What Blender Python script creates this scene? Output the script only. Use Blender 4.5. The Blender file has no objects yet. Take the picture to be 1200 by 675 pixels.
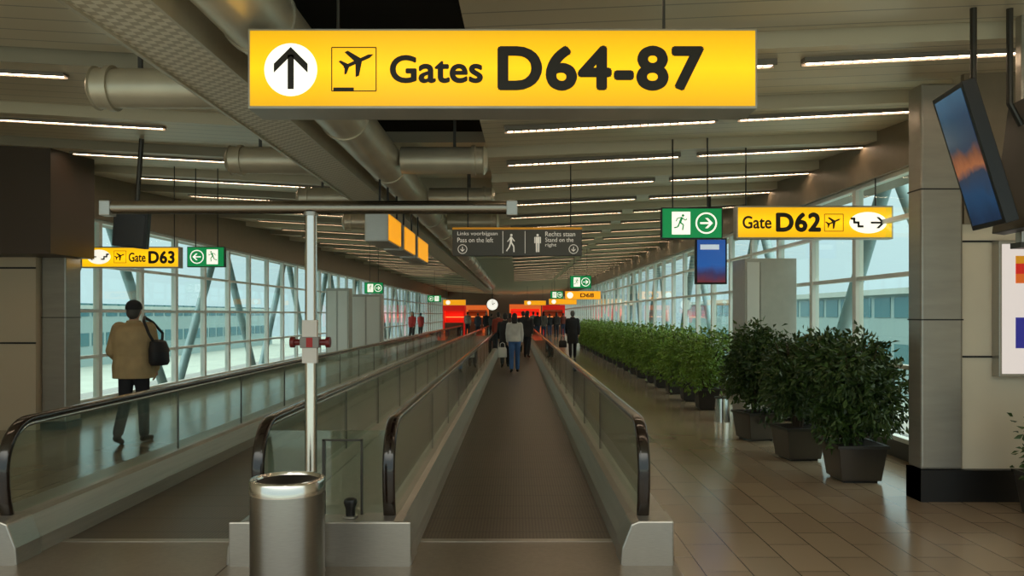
import bpy, bmesh, math, random
from mathutils import Vector, Matrix
random.seed(7)
K=933.0; VX=605.0; VY=368.0; CH=1.65
sc=bpy.context.scene
col=sc.collection
try:
    sc.view_settings.view_transform='Standard'
    sc.view_settings.look='None'
except Exception as e: print(e)
def P(px,py,D): return Vector(((px-VX)/K*D, D, CH-(py-VY)/K*D))
def XX(px,D): return (px-VX)/K*D
def ZZ(py,D): return CH-(py-VY)/K*D

# ---------------- materials
def lin(c):
    return tuple(((v/255.0)/12.92 if v/255.0<=0.04045 else ((v/255.0+0.055)/1.055)**2.4) for v in c[:3])
MATS={}
def mat(name,rgb,rough=0.5,metal=0.0,emit=None,es=0.0,noise=0.0,nscale=8.0,bump=0.0,stretch=(1,1,1),coat=0.0,spec=0.5):
    if name in MATS: return MATS[name]
    m=bpy.data.materials.new(name); m.use_nodes=True; MATS[name]=m
    nt=m.node_tree; b=nt.nodes['Principled BSDF']
    c=lin(rgb)
    b.inputs['Base Color'].default_value=(*c,1)
    b.inputs['Roughness'].default_value=rough
    b.inputs['Metallic'].default_value=metal
    b.inputs['Coat Weight'].default_value=coat
    b.inputs['Specular IOR Level'].default_value=spec
    if emit is not None:
        b.inputs['Emission Color'].default_value=(*lin(emit),1)
        b.inputs['Emission Strength'].default_value=es
    if noise>0 or bump>0:
        tc=nt.nodes.new('ShaderNodeTexCoord'); mp=nt.nodes.new('ShaderNodeMapping')
        mp.inputs['Scale'].default_value=stretch
        nz=nt.nodes.new('ShaderNodeTexNoise'); nz.inputs['Scale'].default_value=nscale
        nz.inputs['Detail'].default_value=4
        nt.links.new(tc.outputs['Object'],mp.inputs[0]); nt.links.new(mp.outputs[0],nz.inputs['Vector'])
        if noise>0:
            mr=nt.nodes.new('ShaderNodeMapRange')
            mr.inputs['To Min'].default_value=1-noise; mr.inputs['To Max'].default_value=1+noise
            mr.inputs['From Min'].default_value=0.3; mr.inputs['From Max'].default_value=0.7
            nt.links.new(nz.outputs['Fac'],mr.inputs['Value'])
            mx=nt.nodes.new('ShaderNodeVectorMath'); mx.operation='SCALE'
            mx.inputs[0].default_value=c
            nt.links.new(mr.outputs[0],mx.inputs['Scale'])
            nt.links.new(mx.outputs[0],b.inputs['Base Color'])
        if bump>0:
            bp=nt.nodes.new('ShaderNodeBump'); bp.inputs['Strength'].default_value=bump
            bp.inputs['Distance'].default_value=0.01
            nt.links.new(nz.outputs['Fac'],bp.inputs['Height']); nt.links.new(bp.outputs[0],b.inputs['Normal'])
    return m
def glassmat(name,tint,ior=1.45,rough=0.02,extra=0.0):
    m=bpy.data.materials.new(name); m.use_nodes=True; nt=m.node_tree; nt.nodes.clear()
    o=nt.nodes.new('ShaderNodeOutputMaterial'); t=nt.nodes.new('ShaderNodeBsdfTransparent'); g=nt.nodes.new('ShaderNodeBsdfGlossy')
    t.inputs[0].default_value=(*tint,1); g.inputs['Roughness'].default_value=rough
    g.inputs['Color'].default_value=(.95,1,.98,1)
    f=nt.nodes.new('ShaderNodeFresnel')
    ge=nt.nodes.new('ShaderNodeNewGeometry'); mi=nt.nodes.new('ShaderNodeMapRange')
    mi.inputs['To Min'].default_value=ior; mi.inputs['To Max'].default_value=1/ior
    nt.links.new(ge.outputs['Backfacing'],mi.inputs['Value']); nt.links.new(mi.outputs[0],f.inputs['IOR'])
    mx=nt.nodes.new('ShaderNodeMixShader')
    ad=nt.nodes.new('ShaderNodeMath'); ad.operation='ADD'; ad.inputs[1].default_value=extra; ad.use_clamp=True
    nt.links.new(f.outputs[0],ad.inputs[0]); nt.links.new(ad.outputs[0],mx.inputs[0])
    nt.links.new(t.outputs[0],mx.inputs[1]); nt.links.new(g.outputs[0],mx.inputs[2]); nt.links.new(mx.outputs[0],o.inputs[0])
    MATS[name]=m
    return m
def emis(name,rgb,s):
    return mat(name,rgb,0.4,0,rgb,s)
M_steel=mat('brushed_steel',(172,168,159),0.32,0.8,noise=.06,nscale=20,stretch=(1,1,12))
M_col=mat('column_steel',(158,153,142),0.36,0.6,noise=.06,nscale=3,stretch=(1,1,6))
M_bin=mat('bin_steel',(164,162,157),0.28,1.0,noise=.05,nscale=20,stretch=(1,1,12))
M_steel2=mat('satin_skirt_metal',(170,165,154),0.36,0.6,noise=.08,nscale=6,stretch=(1,.2,6))
M_chrome=mat('polished_steel',(220,217,210),0.18,1.0)
M_bar=mat('crossbar_steel',(150,142,130),0.25,1.0)
M_dsteel=mat('dark_metal',(72,69,64),0.4,0.6)
M_rail=mat('black_rubber',(28,18,14),0.16,0.0,coat=.6)
M_black=mat('black_paint',(18,17,16),0.4)
M_bglas=glassmat('balustrade_glass',(.86,.93,.90),1.42,.03,.02)
M_wglas=glassmat('window_glass',(.91,.99,.985),1.15,.02,.0)
M_frame2=mat('window_frame_white',(215,220,216),0.4,0.1)
M_duct=mat('galvanised_duct',(194,184,163),0.33,0.4,noise=.10,nscale=3)
M_text=mat('sign_black_print',(34,24,10),0.5)
M_white=emis('lit_white',(255,250,235),.85)
M_led=mat('light_tube',(255,235,220),.5,0,(255,222,188),19.0)
M_slot=mat('light_slot',(120,112,100),.5,.2)
M_wall=mat('wall_panel',(222,211,188),0.45,noise=.04,nscale=2)
M_joint=mat('joint_dark',(30,28,26),.6)
M_bulk=mat('bulkhead_metal',(128,115,96),.45,.1,noise=.05)

M_yel=mat('lit_yellow_acrylic',(150,100,5),.35,0,(255,194,8),1.0)
nt=M_yel.node_tree; b=nt.nodes['Principled BSDF']
tc=nt.nodes.new('ShaderNodeTexCoord'); sp=nt.nodes.new('ShaderNodeSeparateXYZ'); ab=nt.nodes.new('ShaderNodeMath'); ab.operation='ABSOLUTE'
mr=nt.nodes.new('ShaderNodeMapRange'); mr.inputs['From Max'].default_value=.2; mr.inputs['To Min'].default_value=1.3; mr.inputs['To Max'].default_value=.74
nt.links.new(tc.outputs['Object'],sp.inputs[0]); nt.links.new(sp.outputs[2],ab.inputs[0]); nt.links.new(ab.outputs[0],mr.inputs[0]); nt.links.new(mr.outputs[0],b.inputs['Emission Strength'])
M_org=emis('lit_orange_acrylic',(250,165,20),.8)
M_grn=mat('lit_green_acrylic',(0,90,46),.4,0,(0,140,72),.75)

# ceiling material
CEIL=(214,203,177)
M_ceil=mat('ceiling_aluminium',CEIL,.38,.12)
nt=M_ceil.node_tree; b=nt.nodes['Principled BSDF']
tc=nt.nodes.new('ShaderNodeTexCoord'); sp=nt.nodes.new('ShaderNodeSeparateXYZ'); nt.links.new(tc.outputs['Object'],sp.inputs[0])
md=nt.nodes.new('ShaderNodeMath'); md.operation='PINGPONG'; md.inputs[1].default_value=.15; nt.links.new(sp.outputs[1],md.inputs[0])
lt=nt.nodes.new('ShaderNodeMath'); lt.operation='GREATER_THAN'; lt.inputs[1].default_value=.01; nt.links.new(md.outputs[0],lt.inputs[0])
mr=nt.nodes.new('ShaderNodeMapRange'); mr.inputs['To Min'].default_value=.5; mr.inputs['To Max'].default_value=1; nt.links.new(lt.outputs[0],mr.inputs[0])
nz=nt.nodes.new('ShaderNodeTexNoise'); nz.inputs['Scale'].default_value=.8
mr2=nt.nodes.new('ShaderNodeMapRange'); mr2.inputs['To Min'].default_value=.8; mr2.inputs['To Max'].default_value=1.1; nt.links.new(nz.outputs[0],mr2.inputs[0])
mm=nt.nodes.new('ShaderNodeMath'); mm.operation='MULTIPLY'; nt.links.new(mr.outputs[0],mm.inputs[0]); nt.links.new(mr2.outputs[0],mm.inputs[1])
vm=nt.nodes.new('ShaderNodeVectorMath'); vm.operation='SCALE'; vm.inputs[0].default_value=lin(CEIL); nt.links.new(mm.outputs[0],vm.inputs['Scale']); nt.links.new(vm.outputs[0],b.inputs['Base Color'])

# floor
M_floor=mat('floor_tiles',(140,124,104),.3)
nt=M_floor.node_tree; b=nt.nodes['Principled BSDF']
tc=nt.nodes.new('ShaderNodeTexCoord'); mp=nt.nodes.new('ShaderNodeMapping'); mp.inputs['Rotation'].default_value=(0,0,math.pi/2)
br=nt.nodes.new('ShaderNodeTexBrick'); br.offset=0.5; br.inputs['Scale'].default_value=1
br.inputs['Brick Width'].default_value=.6; br.inputs['Row Height'].default_value=.3; br.inputs['Mortar Size'].default_value=.004
br.inputs['Color1'].default_value=(*lin((154,138,116)),1); br.inputs['Color2'].default_value=(*lin((142,126,105)),1); br.inputs['Mortar'].default_value=(*lin((60,52,44)),1)
nt.links.new(tc.outputs['Object'],mp.inputs[0]); nt.links.new(mp.outputs[0],br.inputs['Vector']); nt.links.new(br.outputs['Color'],b.inputs['Base Color'])
nz=nt.nodes.new('ShaderNodeTexNoise'); nz.inputs['Scale'].default_value=5; mr=nt.nodes.new('ShaderNodeMapRange'); mr.inputs['To Min'].default_value=.08; mr.inputs['To Max'].default_value=.24
nt.links.new(nz.outputs[0],mr.inputs[0]); nt.links.new(mr.outputs[0],b.inputs['Roughness'])
b.inputs['Specular IOR Level'].default_value=.7

# belt
M_belt=mat('ribbed_belt',(74,64,55),.38,.15)
nt=M_belt.node_tree; b=nt.nodes['Principled BSDF']
tc=nt.nodes.new('ShaderNodeTexCoord'); sp=nt.nodes.new('ShaderNodeSeparateXYZ'); nt.links.new(tc.outputs['Object'],sp.inputs[0])
pp=nt.nodes.new('ShaderNodeMath'); pp.operation='PINGPONG'; pp.inputs[1].default_value=.2; nt.links.new(sp.outputs[1],pp.inputs[0])
gt=nt.nodes.new('ShaderNodeMath'); gt.operation='GREATER_THAN'; gt.inputs[1].default_value=.01; nt.links.new(pp.outputs[0],gt.inputs[0])
p2=nt.nodes.new('ShaderNodeMath'); p2.operation='PINGPONG'; p2.inputs[1].default_value=.0125; nt.links.new(sp.outputs[0],p2.inputs[0])
m2=nt.nodes.new('ShaderNodeMapRange'); m2.inputs['From Max'].default_value=.0125; m2.inputs['To Min'].default_value=.55; m2.inputs['To Max'].default_value=1.3; nt.links.new(p2.outputs[0],m2.inputs[0])
m3=nt.nodes.new('ShaderNodeMapRange'); m3.inputs['To Min'].default_value=.5; m3.inputs['To Max'].default_value=1.0; nt.links.new(gt.outputs[0],m3.inputs[0])
mm=nt.nodes.new('ShaderNodeMath'); mm.operation='MULTIPLY'; nt.links.new(m2.outputs[0],mm.inputs[0]); nt.links.new(m3.outputs[0],mm.inputs[1])
vm=nt.nodes.new('ShaderNodeVectorMath'); vm.operation='SCALE'; vm.inputs[0].default_value=lin((84,73,60)); nt.links.new(mm.outputs[0],vm.inputs['Scale']); nt.links.new(vm.outputs[0],b.inputs['Base Color'])
M_plate=mat('landing_plate',(132,122,108),.34,.55,noise=.08,nscale=30)

# ---------------- mesh builder
class MB:
    def __init__(s): s.v=[]; s.f=[]
    def add(s,vs,fs):
        o=len(s.v); s.v+= [tuple(v) for v in vs]; s.f+=[tuple(i+o for i in f) for f in fs]; return s
    def box(s,x0,x1,y0,y1,z0,z1):
        return s.add([(x0,y0,z0),(x1,y0,z0),(x1,y1,z0),(x0,y1,z0),(x0,y0,z1),(x1,y0,z1),(x1,y1,z1),(x0,y1,z1)],
          [(0,3,2,1),(4,5,6,7),(0,1,5,4),(1,2,6,5),(2,3,7,6),(3,0,4,7)])
    def prism(s,pts,axis,a,b):
        n=len(pts); vs=[]
        for t in (a,b):
            for p in pts:
                vs.append((p[0],t,p[1]) if axis=='y' else ((t,p[0],p[1]) if axis=='x' else (p[0],p[1],t)))
        fs=[tuple(range(n)),tuple(range(2*n-1,n-1,-1))]
        for i in range(n):
            j=(i+1)%n; fs.append((i,i+n,j+n,j))
        return s.add(vs,fs)
    def tube(s,pts,rad,n=12,cap=True):
        pts=[Vector(p) for p in pts]
        if not isinstance(rad,(list,tuple)): rad=[rad]*len(pts)
        o=len(s.v); up=None
        d=(pts[-1]-pts[0]).normalized()
        for i,p in enumerate(pts):
            if i==0: dd=pts[1]-p
            elif i==len(pts)-1: dd=p-pts[i-1]
            else: dd=(pts[i+1]-pts[i-1])
            if dd.length>1e-6: d=dd.normalized()
            if up is None:
                up=Vector((0,0,1)) if abs(d.z)<.9 else Vector((1,0,0))
            a=d.cross(up).normalized(); b=a.cross(d).normalized(); up=b
            for k in range(n):
                t=2*math.pi*k/n; q=p+a*(math.cos(t)*rad[i])+b*(math.sin(t)*rad[i]); s.v.append(tuple(q))
        for i in range(len(pts)-1):
            for k in range(n):
                k2=(k+1)%n; s.f.append((o+i*n+k,o+i*n+k2,o+(i+1)*n+k2,o+(i+1)*n+k))
        if cap:
            s.f.append(tuple(o+k for k in range(n-1,-1,-1))); e=o+(len(pts)-1)*n; s.f.append(tuple(e+k for k in range(n)))
        return s
    def ell(s,c,r,n=12,m=8,rot=None):
        o=len(s.v); c=Vector(c)
        def tr(v):
            v=Vector(v)
            if rot is not None: v=rot@v
            return tuple(c+v)
        s.v.append(tr((0,0,r[2])))
        for i in range(1,m):
            ph=math.pi*i/m
            for k in range(n):
                t=2*math.pi*k/n
                s.v.append(tr((r[0]*math.sin(ph)*math.cos(t),r[1]*math.sin(ph)*math.sin(t),r[2]*math.cos(ph))))
        s.v.append(tr((0,0,-r[2]))); e=len(s.v)-1
        for k in range(n):
            k2=(k+1)%n; s.f.append((o,o+1+k,o+1+k2)); 
            for i in range(m-2): s.f.append((o+1+i*n+k,o+1+(i+1)*n+k,o+1+(i+1)*n+k2,o+1+i*n+k2))
            s.f.append((e,o+1+(m-2)*n+k2,o+1+(m-2)*n+k))
        return s
    def cap(s,p0,r0,p1,r1,n=12):
        p0=Vector(p0);p1=Vector(p1); s.tube([p0,p1],[r0,r1],n)
        s.ell(p0,(r0,)*3,n,6); s.ell(p1,(r1,)*3,n,6); return s
    def loft(s,rings,n=20):
        o=len(s.v)
        for (z,cx,cy,rx,ry) in rings:
            for k in range(n):
                t=2*math.pi*k/n; ct=math.cos(t); st=math.sin(t)
                s.v.append((cx+rx*math.copysign(abs(ct)**.85,ct),cy+ry*math.copysign(abs(st)**.85,st),z))
        for i in range(len(rings)-1):
            for k in range(n):
                k2=(k+1)%n; s.f.append((o+i*n+k,o+i*n+k2,o+(i+1)*n+k2,o+(i+1)*n+k))
        s.f.append(tuple(o+k for k in range(n-1,-1,-1))); e=o+(len(rings)-1)*n; s.f.append(tuple(e+k for k in range(n)))
        return s
    def mesh(s,name,mats,smooth=False):
        me=bpy.data.meshes.new(name); me.from_pydata(s.v,[],s.f)
        bm=bmesh.new(); bm.from_mesh(me); bmesh.ops.recalc_face_normals(bm,faces=bm.faces)
        if smooth:
            for f in bm.faces: f.smooth=True
            for e in bm.edges:
                if len(e.link_faces)==2 and e.calc_face_angle(0)>math.radians(40): e.smooth=False
        bm.to_mesh(me); bm.free()
        if not isinstance(mats,(list,tuple)): mats=[mats]
        for m in mats: me.materials.append(m)
        return me
def setp(o,label=None,category=None,group=None,kind=None):
    if label: o['label']=label
    if category: o['category']=category
    if group: o['group']=group
    if kind: o['kind']=kind
    return o
def add(name,mb,m,parent=None,loc=None,smooth=False,bevel=0,rot=None,**kw):
    me=mb.mesh(name,m,smooth) if isinstance(mb,MB) else mb
    o=bpy.data.objects.new(name,me); col.objects.link(o)
    if parent: o.parent=parent
    if loc is not None: o.location=loc
    if rot is not None: o.rotation_euler=rot
    if bevel>0:
        b=o.modifiers.new('bevel','BEVEL'); b.width=bevel; b.segments=2; b.limit_method='ANGLE'
    setp(o,**kw); return o
def empty(name,loc,rot=None,**kw):
    o=bpy.data.objects.new(name,None); col.objects.link(o); o.location=loc; o.empty_display_size=.1
    if rot is not None: o.rotation_euler=rot
    setp(o,**kw); return o
def copy_thing(root,loc,rotz=None,scale=None):
    def rec(o,par):
        c=o.copy(); col.objects.link(c)
        c.parent=par
        for ch in o.children: rec(ch,c)
        return c
    c=rec(root,None); c.location=loc
    if rotz is not None: c.rotation_euler=(0,0,rotz)
    if scale is not None: c.scale=scale
    return c

# ---------------- camera
cd=bpy.data.cameras.new('camera'); cam=bpy.data.objects.new('camera',cd); col.objects.link(cam)
cam.location=(0,0,CH); cam.rotation_euler=(math.pi/2,0,0); cd.sensor_width=36; cd.lens=K/1200*36
cd.shift_x=(600-VX)/1200; cd.shift_y=(VY-337.5)/1200; cd.clip_end=500; cd.clip_start=.05
sc.camera=cam

# ---------------- world : overcast sky, zenith brighter than horizon
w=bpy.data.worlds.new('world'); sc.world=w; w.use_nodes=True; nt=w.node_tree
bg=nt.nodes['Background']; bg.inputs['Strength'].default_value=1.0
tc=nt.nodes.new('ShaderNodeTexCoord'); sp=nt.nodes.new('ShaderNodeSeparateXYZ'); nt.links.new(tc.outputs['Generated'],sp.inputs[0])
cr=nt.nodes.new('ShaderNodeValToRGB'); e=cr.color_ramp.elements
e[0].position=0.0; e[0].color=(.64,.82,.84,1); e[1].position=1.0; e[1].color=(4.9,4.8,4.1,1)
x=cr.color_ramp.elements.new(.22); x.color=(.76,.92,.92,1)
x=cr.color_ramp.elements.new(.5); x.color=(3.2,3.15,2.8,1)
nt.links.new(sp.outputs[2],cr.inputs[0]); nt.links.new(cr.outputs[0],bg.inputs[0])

# ---------------- shell
XR=4.4; XL=-7.0; YE=80.0
add('floor',MB().box(-9.0,6.5,1.0,YE,-.3,0),M_floor,kind='structure')
M_apron=mat('apron_concrete',(126,138,134),.8,noise=.1,nscale=.3)
add('ground_apron',MB().box(-150,150,-60,200,-4.2,-4.0),M_apron,kind='structure',label='pale concrete aircraft apron outside the windows',category='ground')

def ceilplate(name,x0,x1,y0,step,n,za,slope,top=4.5,drop=.11):
    mb=MB()
    zf=lambda x:za+slope*abs(x)
    for i in range(n):
        a=y0+i*step; b=a+step-.06
        z0=zf(x0); z1=zf(x1)
        vs=[(x0,a,z0-drop),(x1,a,z1-drop),(x1,b,z1),(x0,b,z0),(x0,a,top),(x1,a,top),(x1,b,top),(x0,b,top)]
        mb.add(vs,[(0,3,2,1),(4,5,6,7),(0,1,5,4),(1,2,6,5),(2,3,7,6),(3,0,4,7)])
        mb.box(x0,x1,b,b+.06,max(z0,z1)+.1,top)
    add(name,mb,M_ceil,kind='structure')
ceilplate('ceiling',-.35,XR,0.8-.35,1.8,44,3.6,.05)
ceilplate('ceiling.001',-9.0,-2.15,1.1-.35,1.95,41,3.62,.055)
ceilplate('ceiling.002',-2.15,-.35,13.0,1.8,37,3.66,.0)
M_void=mat('void_black',(24,21,19),.8)
add('ceiling.003',MB().box(-2.2,-.3,.4,13,4.35,4.5),M_void,kind='structure')
for i,(y,wd) in enumerate([(4.6,.3),(6.9,.35),(9.6,.9),(11.6,.5)]):
    add('trim_%d'%(i+1),MB().box(-2.15,-.35,y,y+wd,3.72,3.85),M_ceil,kind='structure')

add('wall_right',MB().box(XR-.12,XR+.5,7.2,YE,3.28,4.5),M_bulk,kind='structure')
add('wall_right.001',MB().box(XR-.03,XR+.3,7.2,YE,-.3,.2),M_dsteel,kind='structure')
add('wall_left',MB().box(XL-.5,XL+.12,11.6,YE,3.22,4.5),M_bulk,kind='structure')
add('wall_left.001',MB().box(XL-.3,XL+.03,11.6,YE,-.3,.22),M_dsteel,kind='structure')
add('wall_end',MB().box(-9,6.5,YE,YE+.2,0,4.5),mat('end_wall',(120,98,80),.7),kind='structure')
add('wall_right.002',MB().box(3.94,6.5,7.05,7.2,.28,4.5),M_wall,kind='structure')
jm=MB()
for zz in (ZZ(283,7.05),ZZ(418,7.05)): jm.box(3.94,6.5,7.04,7.06,zz-.008,zz+.008)
add('trim_10',jm,M_joint,kind='structure')
add('trim_11',MB().box(3.94,6.5,7.0,7.06,ZZ(262,7),3.9),M_bulk,kind='structure')
add('baseboard_right',MB().box(3.55,6.5,6.98,7.25,0,.28),M_black,kind='structure')
add('wall_right.003',MB().box(6.3,6.5,1,7.05,0,4.5),M_wall,kind='structure')
add('ceiling.004',MB().box(XR,6.5,.45,7.2,3.8,4.5),M_ceil,kind='structure')
add('wall_left.002',MB().box(-9,-6.82,11.3,11.6,.0,4.5),mat('wall_panel_left',(206,188,158),.45),kind='structure')
jm=MB()
for zz in (ZZ(314,11.3),ZZ(402,11.3)): jm.box(-9,-6.82,11.29,11.31,zz-.012,zz+.012)
add('trim_12',jm,M_joint,kind='structure')
add('wall_left.003',MB().box(-9,-8.8,1,11.3,0,4.5),M_wall,kind='structure')
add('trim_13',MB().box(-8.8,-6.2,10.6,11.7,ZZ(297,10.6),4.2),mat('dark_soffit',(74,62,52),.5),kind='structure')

def column(x0,x1,y0,y1,z0,z1,label):
    r=empty('cladded_column',((x0+x1)/2,(y0+y1)/2,0),label=label,category='column')
    w=(x1-x0)/2; d=(y1-y0)/2
    add('cladding',MB().box(-w,w,-d,d,z0,z1),M_col,r,bevel=.02)
    s=MB(); 
    for zz in (1.6,2.75): s.box(-w-.003,w+.003,-d-.003,d+.003,zz-.006,zz+.006)
    add('joint',s,M_joint,r)
    add('base_plinth',MB().box(-w-.01,w+.01,-d-.01,d+.01,0,z0),M_black,r)
column(3.56,3.93,7.0,7.24,.0+.28,3.68,'brushed steel clad square column on black plinth by glazed wall')
column(-6.8,-6.45,11.4,11.8,.1,3.9,'grey metal clad column at the end of a panelled wall')

# ---------------- windows
def winmeshes(h0,h1,bay,trans):
    f=MB(); t=.035
    f.box(-.05,.05,0,t*2,h0,h1)
    f.box(-.05,.05,bay-t,bay,h0,h1)
    for z in trans: f.box(-.04,.04,t*2,bay-t,z-.025,z+.025)
    f.box(-.05,.05,t*2,bay-t,h0,h0+.05); f.box(-.05,.05,t*2,bay-t,h1-.05,h1)
    g=MB().box(-.006,.006,t*2,bay-t,h0+.05,h1-.05)
    return f,g
bay=1.5
fR,gR=winmeshes(.2,3.28,bay,[1.05,2.1,2.75]); mfR=fR.mesh('window_frame',M_frame2); mgR=gR.mesh('window_pane',M_wglas)
fL,gL=winmeshes(.22,3.22,bay,[.95,1.7,2.45]); mfL=fL.mesh('window_frame',M_frame2); mgL=gL.mesh('window_pane',M_wglas)
wn=1
for i in range(48):
    y=7.24+i*bay
    if y>YE-2: break
    o=add('window_%d'%wn,mfR,None,loc=(XR,y,0),kind='structure'); add('glass_pane',mgR,None,parent=o); wn+=1
for i in range(45):
    y=11.8+i*bay
    if y>YE-2: break
    o=add('window_%d'%wn,mfL,None,loc=(XL,y,0),kind='structure'); add('glass_pane',mgL,None,parent=o); wn+=1
M_brace=mat('painted_steel_brace',(130,158,166),.5,.2)
for side,x,ys in (('r',XR+.8,range(8,64,6)),('l',XL-.8,range(12,66,6))):
    for j,y in enumerate(ys):
        for s in (0,1):
            z0,z1=(-.3,3.6) if s==0 else (3.6,-.3)
            add('steel_brace',MB().tube([(0,.13,z0),(0,2.87,z1)],.1,10),M_brace,loc=(x,y+3*s,0),smooth=True,
                label='diagonal tubular steel brace behind the glazing',category='steel brace',group='facade braces outside the glass')
def pier(x0,x1,y0,y1,z1,label):
    r=empty('terminal_pier',((x0+x1)/2,(y0+y1)/2,-4),label=label,category='building')
    w=(x1-x0)/2; d=(y1-y0)/2
    add('facade',MB().box(-w,w,-d,d,0,z1+4),mat('pier_wall',(118,142,144),.6),r)
    b=MB()
    for z in (2.2,5.4): 
        for k in range(int(d*2/3)): b.box(-w-.05,w+.05,-d+k*3+.3,-d+k*3+2.7,z,z+1.4)
    add('window_band',b,mat('pier_glass',(46,96,104),.15,.2),r)
    add('roof_edge',MB().box(-w-.4,w+.4,-d-.4,d+.4,z1+4,z1+4.4),mat('pier_roof',(146,158,155),.5),r)
pier(26,40,10,120,3.0,'low teal terminal pier with window bands across the apron')
pier(-62,-46,20,150,2.2,'low pale terminal pier with window bands across the apron')

# ---------------- moving walkways
Y0=5.18; YC=5.77; YF=50.0
def railpath():
    pts=[(YF-.4,.20),(YF-.25,.3),(YF-.1,.45),(YF-.05,.6),(YF-.1,.75),(YF-.3,.88),(YF-.5,.915)]
    pts+= [(YF-3,.92),(30,.92),(12,.92),(6.0,.92),(5.62,.918)]
    for k in range(1,11):
        t=math.pi/2*k/10*1.0
        pts.append((5.60-.30*math.sin(t),.60+.318*math.cos(t)))
    for k in range(1,7):
        t=math.pi/2*k/6
        pts.append((5.30+.14*(1-math.cos(t)),.60-.42*math.sin(t)*.95))
    return pts
RP=railpath()
def sweep_rail(x,w,h,inset=0):
    mb=MB(); n=14
    pts=[Vector((0,p[0],p[1])) for p in RP]
    sec=[]
    for k in range(n):
        t=2*math.pi*k/n; c=math.cos(t); s=math.sin(t)
        sec.append((w/2*math.copysign(abs(c)**.7,c),h/2*math.copysign(abs(s)**.7,s)))
    for i,p in enumerate(pts):
        d=(pts[min(i+1,len(pts)-1)]-pts[max(i-1,0)]).normalized()
        nrm=Vector((0,d.z,-d.y))
        for (a,b) in sec: mb.v.append((x+a,p.y+nrm.y*(b+inset),p.z+nrm.z*(b+inset)))
    for i in range(len(pts)-1):
        for k in range(n):
            k2=(k+1)%n; mb.f.append((i*n+k,i*n+k2,(i+1)*n+k2,(i+1)*n+k))
    mb.f.append(tuple(range(n))); e=(len(pts)-1)*n; mb.f.append(tuple(e+k for k in range(n-1,-1,-1)))
    return mb
m_joint=MB().box(-.008,.008,-.003,.003,.29,.88).mesh('glass_joint',M_dsteel)
def walkway(cx,label,lw,rw):
    r=empty('moving_walkway',(cx,Y0,0),label=label,category='moving walkway')
    off=-Y0
    def sh(mb): mb.v=[(v[0],v[1]+off,v[2]) for v in mb.v]; return mb
    add('belt',sh(MB().box(-.69,.69,YC,YF-.6,-.02,.015)),M_belt,r)
    add('comb_plate',sh(MB().box(-.69,.69,YC-.07,YC,-.02,.022)),M_steel,r)
    add('landing_plate',sh(MB().box(-.69,.69,3.9,YC-.07,-.02,.018)),M_plate,r)
    for sgn,outer in ((-1,lw),(1,rw)):
        pr=[(.69,.0),(.70,.12),(.76,.27),(.80,.29),(outer,.29),(outer,.0)]
        add('skirt_panel',sh(MB().prism([(sgn*p[0],p[1]) for p in pr],'y',Y0+.05,YF)),M_steel2,r)
        add('newel_box',sh(MB().prism([(sgn*(p[0]-.012 if i<3 else p[0]+.006 if i==4 or i==5 else p[0]),p[1]*1.04) for i,p in enumerate(pr)],'y',Y0,Y0+.28)),M_steel,r,bevel=.01)
        add('handrail',sh(sweep_rail(sgn*.85,.085,.05)),M_rail,r,smooth=True)
        add('handrail_guide',sh(sweep_rail(sgn*.85,.05,.03,-.035)),M_chrome,r,smooth=True)
        pg=[(p[0],p[1]) for p in RP]
        c=[]
        for i,p in enumerate(pg):
            a=Vector(pg[max(i-1,0)]); b=Vector(pg[min(i+1,len(pg)-1)]); d=(b-a).normalized(); nn=Vector((d.y,-d.x))
            q=Vector(p)-nn*.045; c.append((q.x,max(q.y,.2)))
        add('glass_balustrade',sh(MB().prism(c,'x',sgn*.85-.006,sgn*.85+.006)),M_bglas,r)
        for k in range(1,24):
            yy=6.2+k*1.85
            if yy<YF-1: add('glass_joint',m_joint,None,r,loc=(sgn*.85,yy-Y0,0))
    return r
walkway(0,'moving walkway with ribbed belt, glass balustrades and black handrails',1.02,1.02)
walkway(-2.57,'empty moving walkway with glass balustrades beside the glazed wall',1.05,1.02)
d=empty('walkway_divider_deck',(-1.285,Y0,0),label='stainless steel deck with glass end screen between two walkways',category='divider deck')
add('deck',MB().box(-.262,.262,0.0,YF-Y0,0,.285),M_steel,d)
add('front_trim',MB().box(-.58,.6,-.02,.0,.0,.3),M_steel,d,bevel=.008)
add('end_screen',MB().box(-.40,.40,.22,.232,.29,.86),M_bglas,d)
fr=MB().box(-.03,-.012,.21,.24,.29,.80).box(.23,.242,.21,.24,.29,.80).box(-.03,.242,.21,.24,.79,.80)
add('screen_frame',fr,M_dsteel,d)
s=empty('floor_sensor',(XX(408,5.4)+0.03,5.33,.29),label='small round black sensor on the steel deck',category='sensor')
add('base',MB().loft([(0,0,0,.05,.05),(.012,0,0,.05,.05)]),M_steel,s)
add('dome',MB().loft([(.012,0,0,.03,.03),(.06,0,0,.032,.032),(.1,0,0,.045,.045),(.12,0,0,.04,.04),(.13,0,0,.02,.02)]),M_black,s,smooth=True)
add('trim_20',MB().box(-3.6,1.05,3.5,Y0+.1,-.02,.012),M_plate,kind='structure')

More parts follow.
